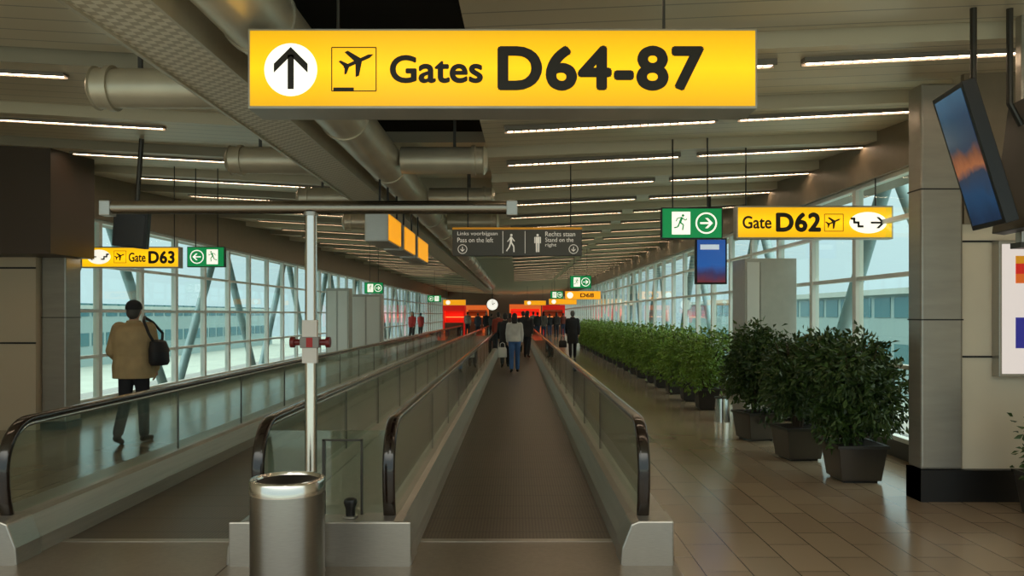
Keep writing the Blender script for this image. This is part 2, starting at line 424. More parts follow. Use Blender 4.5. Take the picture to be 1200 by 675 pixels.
# ---------------- bin
bx=XX(337,4.4)
b=empty('litter_bin',(bx,4.4,0),label='round brushed steel litter bin with open top rim',category='litter bin')
R=.2; H=.745
add('body',MB().tube([(0,0,.02),(0,0,H-.07)],R,48),M_bin,b,smooth=True)
mb=MB(); n=48
prof=[(R+.004,H-.075),(R+.006,H-.012),(R-.002,H),(R-.02,H+.002),(R-.028,H-.012),(R-.05,H-.1),(R-.05,H-.3)]
for (r_,z_) in prof:
    for k in range(n):
        t=2*math.pi*k/n; mb.v.append((r_*math.cos(t),r_*math.sin(t),z_))
for i in range(len(prof)-1):
    for k in range(n):
        k2=(k+1)%n; mb.f.append((i*n+k,i*n+k2,(i+1)*n+k2,(i+1)*n+k))
add('lid_ring',mb,M_chrome,b,smooth=True)
add('inner_liner',MB().loft([(H-.069,0,0,.01,.01),(H-.062,0,0,R-.05,R-.05),(H-.02,0,0,R-.035,R-.035),(H-.016,0,0,R-.035,R-.035),(H-.058,0,0,.012,.012)],32),M_black,b)
add('foot_ring',MB().tube([(0,0,0),(0,0,.03)],R-.015,32),M_black,b)

# ---------------- T pole
tx=XX(364.5,5.05)
t=empty('barrier_pole',(tx,5.05,0),label='stainless T-shaped height barrier pole with long crossbar',category='barrier pole')
zb=ZZ(243,5.05)
add('pole',MB().tube([(0,0,0.012),(0,0,zb-.03)],.038,24),M_chrome,t,smooth=True)
add('base_flange',MB().tube([(0,0,.012),(0,0,.03)],.09,24),M_steel,t)
x0=XX(126,5.05)-tx; x1=XX(600,5.05)-tx
add('crossbar',MB().tube([(x0,0,zb),(x1,0,zb)],.042,24),M_bar,t,smooth=True)
for xe in (x0,x1):
    add('end_sensor',MB().box(xe-.035,xe+.035,-.045,.045,zb-.055,zb+.04),M_steel,t,bevel=.006)
add('collar',MB().tube([(0,0,zb-.055),(0,0,zb-.03)],.046,24),M_steel,t)
zs=ZZ(401,5.05)
add('instruction_sticker',MB().box(-.046,.046,-.044,0,zs-.13,zs+.14),mat('white_sticker',(215,205,195),.5),t)
add('switch_box',MB().box(-.06,.06,-.05,.02,zs-.035,zs+.035),mat('grey_switch',(140,132,125),.4),t,bevel=.006)
add('red_marking',MB().box(-.018,.022,-.052,-.05,zs-.03,zs+.03),mat('red_print',(170,30,25),.5),t)
for sg in (-1,1):
    add('emergency_button',MB().tube([(sg*.06,-.015,zs),(sg*.1,-.015,zs)],.02,16).tube([(sg*.1,-.015,zs),(sg*.125,-.015,zs)],.034,16),mat('dark_red',(110,28,24),.35),t,smooth=True)

# ---------------- 2D drawing helpers for signs
def textmesh(s,x0,x1,z0,z1,bold=.025):
    cu=bpy.data.curves.new('t','FONT'); cu.body=s; cu.size=1; cu.resolution_u=6
    if bold>.03: cu.space_character=1.07
    o=bpy.data.objects.new('t',cu); col.objects.link(o)
    bpy.context.view_layer.update()
    dg=bpy.context.evaluated_depsgraph_get()
    me=bpy.data.meshes.new_from_object(o.evaluated_get(dg)); 
    bpy.data.objects.remove(o); bpy.data.curves.remove(cu)
    xs=[v.co.x for v in me.vertices]; ys=[v.co.y for v in me.vertices]
    ax,bx_=min(xs),max(xs); ay,by=min(ys),max(ys)
    e=bold*(z1-z0)*1.35
    base=[((x0+e)+(v.co.x-ax)/(bx_-ax)*(x1-x0-2*e),(z0+e)+(v.co.y-ay)/(by-ay)*(z1-z0-2*e)) for v in me.vertices]
    faces=[tuple(p.vertices) for p in me.polygons]
    bpy.data.meshes.remove(me)
    mb=MB()
    offs=[(0,0)] if bold<=0 else [(0,0)]+[(e*math.cos(a*math.pi/4),e*math.sin(a*math.pi/4)) for a in range(8)]
    for i,(dx,dz) in enumerate(offs):
        mb.add([(x+dx,-i*.00002,z+dz) for x,z in base],faces)
    out=bpy.data.meshes.new('lettering'); out.from_pydata(mb.v,[],mb.f)
    return out
def flat(polys,y=0):
    mb=MB()
    for p in polys: mb.add([(q[0],y,q[1]) for q in p],[tuple(range(len(p)))])
    return mb
def tf(polys,c,s,rot=0,flip=False):
    out=[]
    ca,sa=math.cos(rot),math.sin(rot)
    for p in polys:
        out.append([(c[0]+s*(x*ca-z*sa)*(-1 if flip else 1),c[1]+s*(x*sa+z*ca)) for x,z in p])
    return out
def line(p,q,w):
    d=Vector((q[0]-p[0],q[1]-p[1])).normalized(); n=Vector((-d.y,d.x))*w/2
    return [(p[0]+n.x,p[1]+n.y),(p[0]-n.x,p[1]-n.y),(q[0]-n.x,q[1]-n.y),(q[0]+n.x,q[1]+n.y)]
def circ(c,r,n=32,rx=1): return [(c[0]+rx*r*math.cos(2*math.pi*k/n),c[1]+r*math.sin(2*math.pi*k/n)) for k in range(n)]
ARROW=[[(-.11,-.72),(.11,-.72),(.11,.5),(-.11,.5)],[(0,.78),(.6,.18),(.6,-.14),(.0,.46)],[(0,.78),(0,.46),(-.6,-.14),(-.6,.18)]]
PLANE=[[(-.95,.0),(-.85,.1),(.7,.11),(.98,0),(.7,-.11),(-.85,-.1)],[(.2,.1),(-.3,.8),(-.52,.8),(-.22,.1)],[(.2,-.1),(-.3,-.8),(-.52,-.8),(-.22,-.1)],[(-.62,.1),(-.92,.45),(-1.06,.45),(-.9,.05)],[(-.62,-.1),(-.92,-.4),(-1.06,-.4),(-.9,-.05)]]
WALK=[circ((.02,.86),.13,16),line((0,.68),(-.02,.1),.24),line((0,.1),(.28,-.35),.15),line((.28,-.35),(.3,-.95),.13),line((-.04,.1),(-.2,-.4),.15),line((-.2,-.4),(-.5,-.85),.13),line((.05,.62),(.36,.2),.1),line((-.05,.62),(-.38,.15),.1)]
STAND=[circ((0,.86),.13,16),[(-.22,.68),(.22,.68),(.22,0),(-.22,0)],[(-.2,0),(-.03,0),(-.03,-.95),(-.18,-.95)],[(.03,0),(.2,0),(.18,-.95),(.03,-.95)],line((-.3,.66),(-.3,0),.1),line((.3,.66),(.3,0),.1)]
RUN=[circ((.2,.8),.14,16),line((.12,.62),(-.12,.08),.24),line((-.1,.1),(.25,-.2),.15),line((.25,-.2),(.15,-.75),.13),line((-.12,.1),(-.35,-.4),.15),line((-.35,-.4),(-.75,-.5),.13),line((.12,.55),(.45,.3),.1),line((.45,.3),(.62,.45),.1),line((.0,.6),(-.4,.5),.1),line((-.4,.5),(-.52,.2),.1)]
STAIR=[line((-1.0,.5),(-.42,.5),.28),line((-.55,.5),(-.55,-.02),.28),line((-.66,.02),(.1,.02),.28),line((-.02,.02),(-.02,-.5),.28),line((-.14,-.46),(.6,-.46),.28)]

class Sign:
    def __init__(s,name,px0,px1,py0,py1,D,depth,facemat,label,cat='sign',frame=3,framemat=None,group=None,rods=(),rodtop=3.7,rodmat=None):
        s.D=D; s.cx=(px0+px1)/2; s.cy=(py0+py1)/2
        s.r=empty(name,(XX(s.cx,D),D,ZZ(s.cy,D)),label=label,category=cat,group=group)
        k=D/K; w=(px1-px0)/2*k; h=(py1-py0)/2*k; f=frame*k
        add('housing',MB().box(-w,w,.004,depth,-h,h),framemat or M_steel2,s.r,bevel=.004)
        add('lit_panel',MB().box(-w+f,w-f,-.002,.006,-h+f,h-f),facemat,s.r)
        for rx in rods:
            x=(rx-s.cx)*k
            add('hanging_rod',MB().tube([(x,depth/2,h-.01),(x,depth/2,rodtop-s.r.location.z)],.008,8),rodmat or M_black,s.r)
        s.layer=-.003
    def L(s,px,py): return ((px-s.cx)*s.D/K,(s.cy-py)*s.D/K)
    def text(s,t,px0,px1,py0,py1,m=None,bold=.025,name='lettering'):
        a=s.L(px0,py1); b_=s.L(px1,py0)
        me=textmesh(t,a[0],b_[0],a[1],b_[1],bold); me.materials.clear(); me.materials.append(m or M_text)
        s.layer-=.0004
        o=bpy.data.objects.new(name,me); col.objects.link(o); o.parent=s.r; o.location=(0,s.layer-.001,0)
    def draw(s,name,polys,m):
        s.layer-=.0006
        add(name,flat(polys,s.layer-.001),m,s.r)
    def icon(s,name,polys,px,py,sz,m,rot=0,flip=False):
        s.draw(name,tf(polys,s.L(px,py),sz*s.D/K,rot,flip),m)
    def disc(s,name,px,py,r,m,rx=1): s.draw(name,[circ(s.L(px,py),r*s.D/K,40,rx)],m)
    def rect(s,name,px0,py0,px1,py1,m):
        a=s.L(px0,py1); b_=s.L(px1,py0); s.draw(name,[[(a[0],a[1]),(b_[0],a[1]),(b_[0],b_[1]),(a[0],b_[1])]],m)
    def border(s,name,px0,py0,px1,py1,w,m):
        a=s.L(px0,py1); b_=s.L(px1,py0); w=w*s.D/K
        s.draw(name,[line(a,(b_[0],a[1]),w),line((b_[0],a[1]),b_,w),line(b_,(a[0],b_[1]),w),line((a[0],b_[1]),a,w)],m)
M_outl=mat('thin_outline',(110,80,10),.5)
S=Sign('gate_sign',290,888,33,127,4.0,.24,M_yel,'large illuminated yellow gate direction sign with black lettering',frame=3,rods=(390,783),rodtop=4.36 ,rodmat=M_dsteel)
S.disc('arrow_disc',341,82,31,M_white)
S.icon('arrow_symbol',ARROW,341,81,33,M_text)
S.border('symbol_outline',389,56,441,107,1.2,M_text)
S.icon('aircraft_symbol',PLANE,420,72,20,M_text,rot=.42)
S.rect('runway_bar',391,103,415,107,M_text)
S.text('Gates',457,566,65,98,bold=.026)
S.text('D64-87',583,825,54,107,bold=.038)

S=Sign('gate_sign',863,1047,241,280,9.5,.14,M_yel,'illuminated yellow gate sign with stairs arrow symbol',frame=2,rods=(876,1029),rodtop=3.85)
S.text('Gate',870,904,253,268,bold=.02); S.text('D62',909,962,249,272,bold=.04)
S.border('symbol_outline',966,251,988,271,.8,M_outl); S.icon('aircraft_symbol',PLANE,977,260,9,M_text,rot=.42)
S.disc('arrow_disc',1017,261,12.5,M_white,rx=1.75)
S.icon('stairs_symbol',STAIR,1006,261,9.5,M_text); S.icon('arrow_symbol',ARROW,1028,261,11,M_text,rot=-math.pi/2)

S=Sign('gate_sign',95,210,289,314,12,.14,M_yel,'small illuminated yellow gate sign hanging near glazed wall',frame=1.5,rods=(103,202),rodtop=3.9)
S.disc('arrow_disc',116,301,8.5,M_white,rx=1.6)
S.icon('arrow_symbol',ARROW,108.5,301,6.5,M_text,rot=math.pi/2); S.icon('stairs_symbol',STAIR,122,301,6,M_text,flip=True)
S.icon('aircraft_symbol',PLANE,141,300,6,M_text,rot=.42); S.border('symbol_outline',134,294,148,308,.5,M_outl)
S.text('Gate',151,171,296,307,bold=.02); S.text('D63',174,205,294,309,bold=.04)

def exitsign(px0,px1,py0,py1,D,right,rods,label):
    S=Sign('exit_sign',px0,px1,py0,py1,D,.08,M_grn,label,frame=1.5*(px1-px0)/72,framemat=M_black,rods=rods,rodtop=3.85)
    w=px1-px0; cx=(px0+px1)/2; cy=(py0+py1)/2; h=py1-py0
    ax=cx+(w*.23 if right else -w*.23); mx=cx-(w*.18 if right else -w*.18)
    S.disc('arrow_ring',ax,cy,h*.34,M_white); S.disc('arrow_field',ax,cy,h*.29,M_grn)
    S.icon('arrow_symbol',ARROW,ax,cy,h*.27,M_white,rot=-math.pi/2 if right else math.pi/2)
    S.rect('door_symbol',mx-w*.15,cy-h*.36,mx+w*.15,cy+h*.36,M_white)
    S.icon('running_figure_symbol',RUN,mx,cy,h*.3,M_grn,flip=not right)
exitsign(775,847,243,280,9.4,True,(789,830),'green illuminated emergency exit sign with running figure and arrow')
exitsign(219,263,289,313,12,False,(228,254),'small green emergency exit sign beside gate sign')
exitsign(668,693,323,338,24,True,(673,688),'distant green emergency exit sign above the corridor')
exitsign(645,660,341,350,40,True,(650,),'distant green emergency exit sign above the corridor')
exitsign(427,449,331,344,24,True,(433,443),'distant green emergency exit sign above the corridor')
exitsign(501,517,346,354,38,False,(509,),'distant green emergency exit sign above the corridor')

M_dk=mat('dark_sign_face',(66,64,54),.4,0,(60,58,50),.25)
M_pale=mat('pale_sign_print',(205,200,185),.5,0,(200,195,180),.55)
S=Sign('walkway_rule_sign',530,682,267,300,10.5,.08,M_dk,'dark bilingual walkway rules sign with walking and standing figures',frame=.6,framemat=M_dsteel,rods=(548,669),rodtop=3.65)
S.rect('gold_strip',530,266.5,682,269,mat('gold_strip',(190,130,30),.5,0,(190,130,30),.4))
S.text('Links voorbijgaan',536,583,271.5,277,M_pale,.0); S.text('Pass on the left',536,578,278.5,284,M_pale,.0)
S.text('Rechts staan',639,674,271.5,277,M_pale,.0); S.text('Stand on the',639,672,278.5,283.5,M_pale,.0); S.text('right',639,652,285,290,M_pale,.0)
S.icon('walking_figure_symbol',WALK,599,285,11,M_pale); S.icon('standing_figure_symbol',STAND,630,285,11,M_pale)
for px in (542,672):
    S.disc('arrow_ring',px,292,5.5,M_pale); S.disc('arrow_field',px,292,4.8,M_dk); S.icon('arrow_symbol',ARROW,px,292,4,M_pale,rot=math.pi)
S.rect('divider_line',589,271,589.6,297,M_pale); S.rect('divider_line',615,271,615.6,297,M_pale)

for i,(a,b_) in enumerate([(8.45,9.35),(9.65,10.65),(11.0,12.2)]):
    r=empty('hanging_lightbox',(-1.35,(a+b_)/2,2.57),label='orange illuminated hanging box sign seen edge-on beside ducts',category='sign',group='orange lightboxes along the duct')
    h=(b_-a)/2
    add('housing',MB().box(-.26,-.01,-h,h,-.15,.16),M_steel2,r,bevel=.006)
    add('lit_panel',MB().box(-.012,.002,-h+.03,h-.03,-.13,.14),M_org,r)
    add('front_panel',MB().box(-.24,-.03,-h-.004,-h+.01,-.13,.14),M_steel,r)
    for yy in (-h*.6,h*.6): add('hanging_rod',MB().tube([(-.13,yy,.15),(-.13,yy,.54)],.012,8),M_black,r)

for (p0,p1,q0,q1,D,lab) in [(662,704,341,351,34,'D68'),(519,546,351,358,50,''),(614,640,352,358,55,''),(643,676,350,357,50,'')]:
    S=Sign('gate_sign',p0,p1,q0,q1,D,.12,M_org,'distant illuminated yellow gate sign over corridor',frame=.4,rods=(p0+4,p1-4),rodtop=3.66)
    S.disc('arrow_disc',p0+6,(q0+q1)/2,(q1-q0)*.36,M_white)
    if lab: S.text(lab,p0+18,p0+34,q0+2.5,q1-2.5,bold=.03)
c=empty('hanging_clock',(XX(577,48),48,ZZ(357,48)),label='round white hanging clock with black hands',category='clock')
add('case',MB().tube([(0,.02,0),(0,.16,0)],.37,32),M_black,c); add('dial',MB().tube([(0,0,0),(0,.03,0)],.33,32),M_white,c)
add('hand',flat([line((0,0),(0,.26),.03),line((0,0),(.15,.1),.04)],-.004),M_black,c)
add('hanging_rod',MB().tube([(0,.1,.3),(0,.1,1.45)],.02,8),M_black,c)

# ---------------- ceiling lights (tubes recessed between lips)
lm=MB(); L_=2.1
for k in range(28): lm.box(-L_/2+k*L_/28+.010,-L_/2+(k+1)*L_/28-.010,-.020,.020,-.024,-.012)
hs=MB().box(-L_/2-.02,L_/2+.02,-.045,.045,-.014,.03)
hs.box(-L_/2-.02,L_/2+.02,-.045,-.034,-.027,-.014).box(-L_/2-.02,L_/2+.02,.034,.045,-.034,-.014)
m_l=lm.mesh('light_tubes',M_led); m_h=hs.mesh('light_housing',M_slot)
def light(x,y,z,tilt):
    o=empty('ceiling_light',(x,y,z),rot=(.05,tilt,0),label='slim recessed linear ceiling light with glowing segments',category='ceiling light',group='linear ceiling lights')
    add('housing',m_h,None,o); add('light_tubes',m_l,None,o)
for i in range(-1,22):
    y=6.2+1.8*i
    for xc in (.95,3.3):
        light(xc,y,3.6+.05*xc-.092,-.05)
for i in range(-1,20):
    y=6.95+1.95*i
    light(-5.0,y,3.62+.055*5.0-.095,.055)
for i in range(0,16):
    light(-3.25,6.95+1.95*(i+2)+.0,3.62+.055*3.25-.095,.055) if i>0 else None

# ---------------- ducts
r=empty('ventilation_duct',(-1.43,1,3.3),label='long round galvanised ventilation duct under the ceiling',category='duct')
add('main_duct',MB().tube([(0,0,0),(0,46,0)],.2,32),M_duct,r,smooth=True)
for k in range(20):
    add('duct_flange',MB().tube([(0,1.2+2.2*k,0),(0,1.25+2.2*k,0)],.212,32),M_duct,r,smooth=True)
for k in range(9): add('duct_hanger',MB().box(-.02,.02,2+5*k,2.03+5*k,.19,1.05 if 2+5*k<11.5 else .33),M_dsteel,r)
M_tray=mat('perforated_tray',(168,160,146),.45,.2)
nt=M_tray.node_tree; bb=nt.nodes['Principled BSDF']
tc=nt.nodes.new('ShaderNodeTexCoord'); vo=nt.nodes.new('ShaderNodeTexChecker'); vo.inputs['Scale'].default_value=22
vo.inputs['Color1'].default_value=(*lin((222,212,192)),1); vo.inputs['Color2'].default_value=(*lin((184,172,150)),1)
nt.links.new(tc.outputs['Object'],vo.inputs[0]); nt.links.new(vo.outputs[0],bb.inputs['Base Color'])
r=empty('cable_tray',(-1.88,1,3.1),label='wide perforated metal cable tray running beside the duct',category='cable tray')
add('tray_bottom',MB().box(-.2,.19,0,54,0,.02),M_tray,r)
add('tray_side',MB().box(-.225,-.2,0,54,-.015,.16),M_duct,r); add('tray_side',MB().box(.19,.21,0,54,-.015,.16),M_duct,r)
for k in range(10): add('tray_hanger',MB().box(-.02,.02,2.5+5*k,2.53+5*k,.02,1.2 if 2.5+5*k<11.5 else .5),M_dsteel,r)
def xduct(x0,x1,y,z,rad,flange_end):
    r=empty('branch_duct',(x0,y,z),label='short round branch duct with flanged end',category='duct',group='branch ducts off the main duct')
    add('duct_pipe',MB().tube([(0,0,0),(x1-x0,0,0)],rad,28),M_duct,r,smooth=True)
    e=0 if flange_end<0 else x1-x0; s=-1 if flange_end<0 else 1
    add('end_flange',MB().tube([(e-s*.12,0,0),(e-s*.08,0,0),(e-s*.075,0,0),(e,0,0),(e+s*.01,0,0),(e+s*.05,0,0)],[rad*1.15,rad*1.15,rad*1.02,rad*1.02,rad*1.12,rad*.7],28),M_duct,r,smooth=True)
    hx=.3 if flange_end<0 else x1-x0-.3
    add('duct_hanger',MB().box(hx-.015,hx+.015,-.01,.01,rad-.01,3.72-z),M_dsteel,r)
for y in (5.72,8.4,11.1,14.0,17.5): xduct(-3.0,-2.11,y,3.27,.14,-1)
for y in (8.4,11.1,14.0,17.5): xduct(-1.21,-.35,y,3.27,.14,1)

# ---------------- monitors
def screenmat(name,cols,horizontal=False,es=.8):
    m=mat(name,(30,40,60),.15); nt=m.node_tree; b=nt.nodes['Principled BSDF']
    tc=nt.nodes.new('ShaderNodeTexCoord'); sp=nt.nodes.new('ShaderNodeSeparateXYZ'); nt.links.new(tc.outputs['Generated'],sp.inputs[0])
    cr=nt.nodes.new('ShaderNodeValToRGB'); el=cr.color_ramp.elements
    while len(el)>1: el.remove(el[-1])
    for i,(p,c) in enumerate(cols):
        e=el[0] if i==0 else el.new(p)
        e.position=p; e.color=(*lin(c),1)
    nz=nt.nodes.new('ShaderNodeTexNoise'); nz.inputs['Scale'].default_value=2.5; nt.links.new(tc.outputs['Generated'],nz.inputs[0])
    ma=nt.nodes.new('ShaderNodeMath'); ma.operation='MULTIPLY_ADD'; ma.inputs[1].default_value=.25; nt.links.new(nz.outputs[0],ma.inputs[0])
    sb=nt.nodes.new('ShaderNodeMath'); sb.operation='SUBTRACT'; sb.inputs[1].default_value=.125; nt.links.new(sp.outputs[0 if horizontal else 2],sb.inputs[0])
    nt.links.new(sb.outputs[0],ma.inputs[2]); nt.links.new(ma.outputs[0],cr.inputs[0])
    nt.links.new(cr.outputs[0],b.inputs['Emission Color']); b.inputs['Emission Strength'].default_value=es
    return m
M_scr1=screenmat('screen_sunset',[(0,(24,48,80)),(.22,(40,80,120)),(.34,(60,70,90)),(.40,(200,120,70)),(.5,(150,86,50)),(.58,(50,60,86)),(.8,(44,68,100)),(1,(70,110,140))],es=.55)
M_scr2=screenmat('screen_blue',[(0,(120,50,50)),(.22,(70,60,100)),(.4,(40,100,180)),(1,(40,90,170))],es=.7)
nt1=P(1127,95,5.2); ft1=P(1092,117,5.68); ft1.z=nt1.z
hv=Vector((.29,0,-.93))
org=nt1.copy(); wv=ft1-nt1
n=hv.cross(wv).normalized()
if n.x>0: n=-n
def quadslab(org,a,b_,n,th,ins=0):
    o=org+a.normalized()*ins+b_.normalized()*ins; a2=a-a.normalized()*2*ins; b2=b_-b_.normalized()*2*ins
    vs=[o,o+a2,o+a2+b2,o+b2]; vs+= [v-n*th for v in vs]
    return MB().add(vs,[(0,1,2,3),(7,6,5,4),(0,4,5,1),(1,5,6,2),(2,6,7,3),(3,7,4,0)])
r=empty('hanging_monitor',org,label='tilted hanging display screen showing sunset sky image in black frame',category='monitor')
z=Vector((0,0,0))
add('casing',quadslab(z,hv,wv,n,.09),M_black,r,bevel=.006)
add('screen',quadslab(z+n*.004,hv,wv,n,.004,.035),M_scr1,r)
add('mount_arm',MB().tube([hv*.3+wv*.5-n*.06,(.22,.25,-.12),(.22,.25,.62)],.022,10),M_dsteel,r)
org2=org+Vector((.70,.1,-.02)); hv2=Vector((-.12,0,-.93)); n2=hv2.cross(wv).normalized(); n2=n2 if n2.x>0 else -n2
r=empty('hanging_monitor',org2,label='black back-mounted hanging display screen beside steel post',category='monitor')
add('casing',quadslab(z,hv2,wv,n2,.09),M_black,r,bevel=.006); add('screen',quadslab(z+n2*.004,hv2,wv,n2,.004,.035),M_scr2,r)
add('mount_arm',MB().tube([(-.12,.2,-.2),(-.2,.2,-.05),(-.2,.2,.62)],.022,10),M_dsteel,r)
r=empty('ceiling_post',(XX(1197,5.6)+.08,5.7,0),label='grey steel post rising to the ceiling beside monitors',category='post')
add('post',MB().box(-.04,.04,-.04,.04,2.15,3.85),M_steel,r,bevel=.01); add('end_plate',MB().box(-.06,.06,-.06,.06,2.12,2.16),M_dsteel,r)
def tv(px0,px1,py0,py1,D,label,scr,rodpx,tilt=0,rodtop=3.75,roll=0):
    r=empty('hanging_monitor',(XX((px0+px1)/2,D),D,ZZ((py0+py1)/2,D)),rot=(tilt,roll,0),label=label,category='monitor')
    w=(px1-px0)/2*D/K; h=(py1-py0)/2*D/K
    add('casing',MB().box(-w,w,0,.1,-h,h),M_black,r,bevel=.006); add('screen',MB().box(-w+.03,w-.03,-.004,.0,-h+.03,h-.03),scr,r)
    add('mount_arm',MB().tube([(0,.08,0),(0,.14,h),(0,.14,rodtop-r.location.z)],.03,10),M_dsteel,r)
    return r,w,h
r,w_,h_=tv(815,852,279,333,14,'hanging display screen with blue and red picture',M_scr2,833)
add('picture_band',MB().box(-w_*.7,w_*.5,-.007,-.005,h_*.5,h_*.72),mat('screen_light_band',(190,205,220),.4,0,(190,205,220),.6),r)
M_off=mat('screen_off',(20,28,40),.12)
tv(132,172,248,290,10,'dark switched-off hanging screen on ceiling pole',M_off,150,tilt=.1,rodtop=3.88,roll=.12)

pw0=XX(1170,6.95); r=empty('advert_lightbox',(pw0+.5,6.98,ZZ(362,6.95)),label='white illuminated advertising lightbox with red, yellow and blue blocks',category='advertising lightbox')
h=80/K*6.95
add('frame',MB().box(-.5,.5,-.04,.065,-h,h),M_steel,r,bevel=.005); add('lit_panel',MB().box(-.475,.475,-.045,-.03,-h+.03,h-.03),mat('lit_poster',(150,145,140),.4,0,(240,228,220),.7),r)
k=6.95/K
def pr(y0,y1,x0,x1,c,nm): add(nm,MB().box(x0,x1,-.05,-.046,(362-y1)*k,(362-y0)*k),emis('poster_'+nm,c,.4),r)
pr(300,309,-.36,.4,(220,150,30),'gold_stripe'); pr(309,321,-.36,.4,(215,40,30),'red_stripe'); pr(321,332,-.36,.4,(230,110,40),'orange_stripe'); pr(372,408,-.36,.4,(50,50,150),'blue_block')

r=empty('service_cabinet',(XX(895,12.6),12.6,0),label='tall grey metal service cabinet among plants by windows',category='cabinet')
zt=ZZ(303,12.3)
add('body',MB().box(-.40,.40,-.35,.35,.05,zt),mat('cabinet_grey',(170,170,162),.35,.3,noise=.05),r,bevel=.01)
add('door',MB().box(-.37,-.18,-.37,-.35,.1,zt-.06),mat('cabinet_light',(208,210,204),.35,.2),r)
add('door',MB().box(-.16,.37,-.37,-.35,.1,zt-.06),MATS['cabinet_grey'],r)
add('plinth',MB().box(-.38,.38,-.33,.33,0,.05),M_black,r)
for (a,b_,D,t_) in ((384,411,29,338),(413,448,31,345)):
    x0=XX(a,D); x1=XX(b_,D); r=empty('service_cabinet',((x0+x1)/2,D,0),label='grey metal partition cabinet standing by the glazed wall',category='cabinet')
    w=(x1-x0)/2; add('body',MB().box(-w,w,-.3,.3,0,ZZ(t_,D)),MATS['cabinet_grey'],r,bevel=.01); add('door',MB().box(-w+.06,-.03,-.32,-.3,.1,ZZ(t_,D)-.1),MATS['cabinet_light'],r)
    add('door',MB().box(.03,w-.06,-.32,-.3,.1,ZZ(t_,D)-.1),MATS['cabinet_light'],r)
for px,D in ((846,12.2),):
    r=empty('litter_bin',(XX(px,D),D,0),label='small conical steel bin beside planters',category='litter bin')
    add('body',MB().loft([(0,0,0,.12,.12),(.36,0,0,.095,.095)],24),M_chrome,r,smooth=True); add('rim',MB().loft([(.36,0,0,.11,.11),(.38,0,0,.11,.11)],24),M_dsteel,r)

# ---------------- plants
M_leaf=mat('ficus_leaf',(58,80,34),.45,noise=.5,nscale=9,spec=.4)
M_leaf2=mat('ficus_leaf_fresh',(114,146,56),.45,noise=.4,nscale=9,spec=.4)
M_bark=mat('bark',(70,54,38),.8); M_soil=mat('soil',(40,30,22),.9)
def foliage(n,rx,ry,zc,rz,ls,seed,m):
    rnd=random.Random(seed); mb=MB()
    lumps=[(Vector((rnd.uniform(-.5,.5)*rx,rnd.uniform(-.5,.5)*ry,zc+rnd.uniform(-.5,.55)*rz)),rnd.uniform(.42,.62)) for _ in range(13)]
    for i in range(n):
        c,s=rnd.choice(lumps)
        d=Vector((rnd.gauss(0,1),rnd.gauss(0,1),rnd.gauss(0,1))).normalized()
        rad=s*(rnd.random()**.35)*(1+.12*rnd.random())
        p=c+Vector((d.x*rx*rad,d.y*ry*rad,d.z*rz*rad))
        if rnd.random()<.08: p+=d*.08
        a=(d+Vector((rnd.gauss(0,.6),rnd.gauss(0,.6),rnd.gauss(0,.5)-.35))).normalized()
        b_=a.cross(Vector((rnd.gauss(0,1),rnd.gauss(0,1),rnd.gauss(0,1)))).normalized(); u=a.cross(b_)
        l=ls*rnd.uniform(.7,1.3); w_=l*.24
        v=[p-a*l*.5,p+b_*w_+u*w_*.4,p+a*l*.5-u*l*.1,p-b_*w_+u*w_*.4]
        o=len(mb.v); mb.v+=[tuple(q) for q in v]; mb.f+=[(o,o+1,o+2),(o,o+2,o+3)]
    me=bpy.data.meshes.new('foliage'); me.from_pydata(mb.v,[],mb.f); me.materials.append(m); return me
def branches(h,seed,rx):
    rnd=random.Random(seed); mb=MB()
    for k in range(9):
        a=rnd.uniform(0,6.28); q=rnd.uniform(.3,.7)*rx
        mb.tube([(math.cos(a)*.04,math.sin(a)*.04,.34),(math.cos(a)*q*.4,math.sin(a)*q*.4,.38+(h-.4)*.45),(math.cos(a)*q,math.sin(a)*q,.38+(h-.4)*.9)],[.014,.01,.004],6)
    return mb
def planter(near,label,group,seed,m,h=1.42,rx=.5,n=3200,ls=.075,H_=None):
    r=empty('potted_ficus',(0,0,0),label=label,category='potted plant',group=group)
    s=.24 if near else .19; t_=s*.82
    H_=H_ or .36
    zz=.02
    add('planter',MB().add([(-t_,-t_,zz),(t_,-t_,zz),(t_,t_,zz),(-t_,t_,zz),(-s,-s,H_),(s,-s,H_),(s,s,H_),(-s,s,H_)],[(0,3,2,1),(0,1,5,4),(1,2,6,5),(2,3,7,6),(3,0,4,7),(4,5,6,7)]),
        mat('planter_metal_dark',(84,78,71),.3,.6) if near else mat('planter_black',(40,34,30),.5),r,bevel=.01)
    add('planter_rim',MB().box(-s-.01,s+.01,-s-.01,-s+.02,H_-.02,H_+.01).box(-s-.01,s+.01,s-.02,s+.01,H_-.02,H_+.01).box(-s-.01,-s+.02,-s,s,H_-.02,H_+.01).box(s-.02,s+.01,-s,s,H_-.02,H_+.01),M_dsteel,r)
    add('foot',MB().box(-t_+.03,t_-.03,-t_+.03,t_-.03,0,.02),M_black,r)
    add('soil',MB().box(-s+.02,s-.02,-s+.02,s-.02,H_-.01,H_+.006),M_soil,r)
    add('stems',branches(h,seed,rx),M_bark,r)
    zc=(H_-.12+h)/2+.03; add('foliage',foliage(n,rx,rx,zc,(h-H_+.12)/2+.02,ls,seed,m),None,r)
    return r
G='ficus bushes in metal planters'
for j,(px,D,sd) in enumerate([(1000,7.95,1),(935,9.1,2),(886,10.5,3)]):
    r=planter(True,'bushy dark green ficus in tapered grey metal planter',G,sd,M_leaf,h=1.46,rx=.57,n=7200,ls=.078); r.location=(XX(px,D),D,0); r.rotation_euler=(0,0,.12*j)
    if j>0: r.scale=(.95,.95,1)
base=planter(False,'leafy green ficus in slim black planter in a row','row of ficus bushes along corridor',11,M_leaf2,h=1.38,rx=.6,n=2600,ls=.09)
base.location=(3.3,13.8,0)
